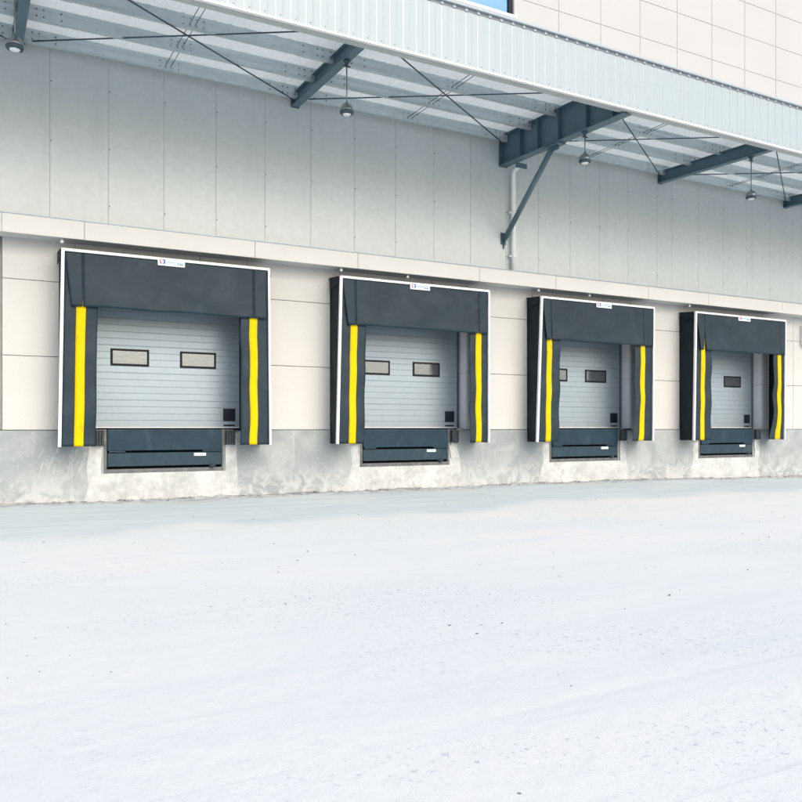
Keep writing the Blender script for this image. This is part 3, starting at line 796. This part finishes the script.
# strut
mb = B(); mb.tube([(10.32, .07, 4.10), (10.32, 1.70, 5.615)], .056, 20); st = mb.build('strut', 'steel', can)
mb = B(); mb.hexa([(10.312, .0, 4.22), (10.328, .0, 4.22), (10.328, .14, 4.20), (10.312, .14, 4.20)], [(10.312, .0, 3.90), (10.328, .0, 3.90), (10.328, .02, 3.88), (10.312, .02, 3.88)])
mb.box(10.25, 10.39, .001, .011, 3.98, 4.24); mb.build('foot_gusset', 'steel', st)
mb = B(); mb.box(10.22, 10.42, 1.50, 1.95, 5.585, 5.605); mb.box(10.312, 10.328, 1.60, 1.86, 5.50, 5.585); mb.build('head_plate', 'steel', st)

# ------------------------------------------------------------------ downspout
t = thing('downpipe', 'white plastic downpipe beside the steel strut on the grey wall', 'pipe', (10.53, .09, 3.365))
mb = MB(); mb.tube([(0, 0, 0), (0, 0, 2.14), (0, .01, 2.19), (0, .04, 2.235), (0, .10, 2.255), (-.02, .26, 2.26)], .050, 20); mb.build('pipe', 'pvc', t)
for h in (.35, 1.30):
    mb = MB(); mb.tube([(0, 0, h), (0, 0, h + .04)], .068, 20); mb.box(-.09, -.06, -.085, .01, h, h + .04); mb.box(-.09, .02, -.088, -.07, h, h + .04); mb.build('clip', 'pvc', t)
mb = MB(); mb.box(-.14, .14, .27, .30, 2.21, 2.31); mb.build('hanger', 'steel', t)

# ------------------------------------------------------------------ pendant lamps
def lamp(u, d, hm, hb, label):
    t = thing('pendant_lamp', label, 'lamp', (u, d, hb), 'pendant lamps under the canopy')
    z = hm - hb
    mb = MB(); mb.tube([(0, 0, .10), (0, 0, z - .05)], .011, 8); mb.build('stem', 'lampmet', t)
    mb = MB(); mb.lathe(0, 0, [(.010, z - .075), (.030, z - .065), (.034, z - .03), (.055, z - .022), (.055, z)], 16); mb.box(-.06, .06, -.015, .015, z - .10, z - .085); mb.build('mount', 'rod', t)
    mb = MB(); mb.lathe(0, 0, [(.004, .125), (.022, .12), (.026, .100), (.052, .092), (.084, .066), (.104, .028), (.110, -.010), (.108, -.030)], 28); mb.build('housing', 'lampmet', t)
    mb = MB(); mb.lathe(0, 0, [(.108, -.031), (.114, -.034), (.114, -.058), (.098, -.075), (.080, -.082), (.076, -.062)], 28); mb.build('rim', 'rod', t)
    mb = MB(); mb.lathe(0, 0, [(.074, -.072), (.066, -.086), (.045, -.096), (.010, -.100)], 24); mb.build('lens', 'lens', t)
lamp(.62, 2.30, 6.0, 5.17, 'round pendant lamp at the far left corner of the canopy')
lamp(5.515, 2.33, 6.00, 5.20, 'round pendant lamp on a long stem, nearest left of the deep main beam')
lamp(10.32, 2.62, 5.585, 5.08, 'round pendant lamp hanging on a short stem from the deep main beam')
lamp(15.03, 2.60, 5.89, 5.05, 'round pendant lamp above and between the third and rightmost docks')

# pale box at the right edge
t = thing('wall_box', 'pale grey box fixed to the beige wall at the far right', 'box', (20.62, 0, 2.28))
mb = MB(); mb.bevbox(-.22, .3, .001, .15, 0, .55, .012); mb.build('casing', 'alu', t)
mb = MB(); mb.box(-.19, .27, .1505, .156, .03, .52, 0, .003); mb.build('lid', 'alu', t)

# ------------------------------------------------------------------ light
w = bpy.data.worlds.new('World'); sc.world = w; w.use_nodes = True
nt = w.node_tree; bg = nt.nodes['Background']
sky = nt.nodes.new('ShaderNodeTexSky'); sky.sky_type = 'NISHITA'; sky.sun_disc = False
AZ, EL = R(12), R(38)                    # sun to the right of straight-out, and up
sd = Vector((math.sin(AZ) * math.cos(EL), -math.cos(AZ) * math.cos(EL), math.sin(EL)))
sky.sun_elevation = EL; sky.sun_rotation = math.atan2(sd.x, sd.y)
sky.air_density = 1.0; sky.dust_density = 4.0; sky.ozone_density = .6
nt.links.new(sky.outputs['Color'], bg.inputs['Color']); bg.inputs['Strength'].default_value = .15
sl = bpy.data.lights.new('sun', 'SUN'); sl.energy = .5; sl.angle = R(60); sl.color = (1, .965, .92)
so = bpy.data.objects.new('sun', sl); C.objects.link(so)
so.rotation_euler = (-sd).to_track_quat('-Z', 'Y').to_euler(); so.location = (10, -20, 20)

# ------------------------------------------------------------------ camera
cd = bpy.data.cameras.new('camera'); co = bpy.data.objects.new('camera', cd); C.objects.link(co)
f = 805.; th = math.atan((1878 - 401) / f)
co.location = (0, -14.3, H0); co.rotation_euler = (R(90), 0, -(R(90) - th))
cd.sensor_width = 36; cd.lens = 36 * f / 802; cd.shift_y = 27 / 802; cd.clip_end = 2000; cd.clip_start = .05
sc.camera = co
sc.view_settings.view_transform = 'Standard'; sc.view_settings.look = 'None'
sc.view_settings.exposure = .85; sc.view_settings.gamma = 1; sc.view_settings.use_curve_mapping = False
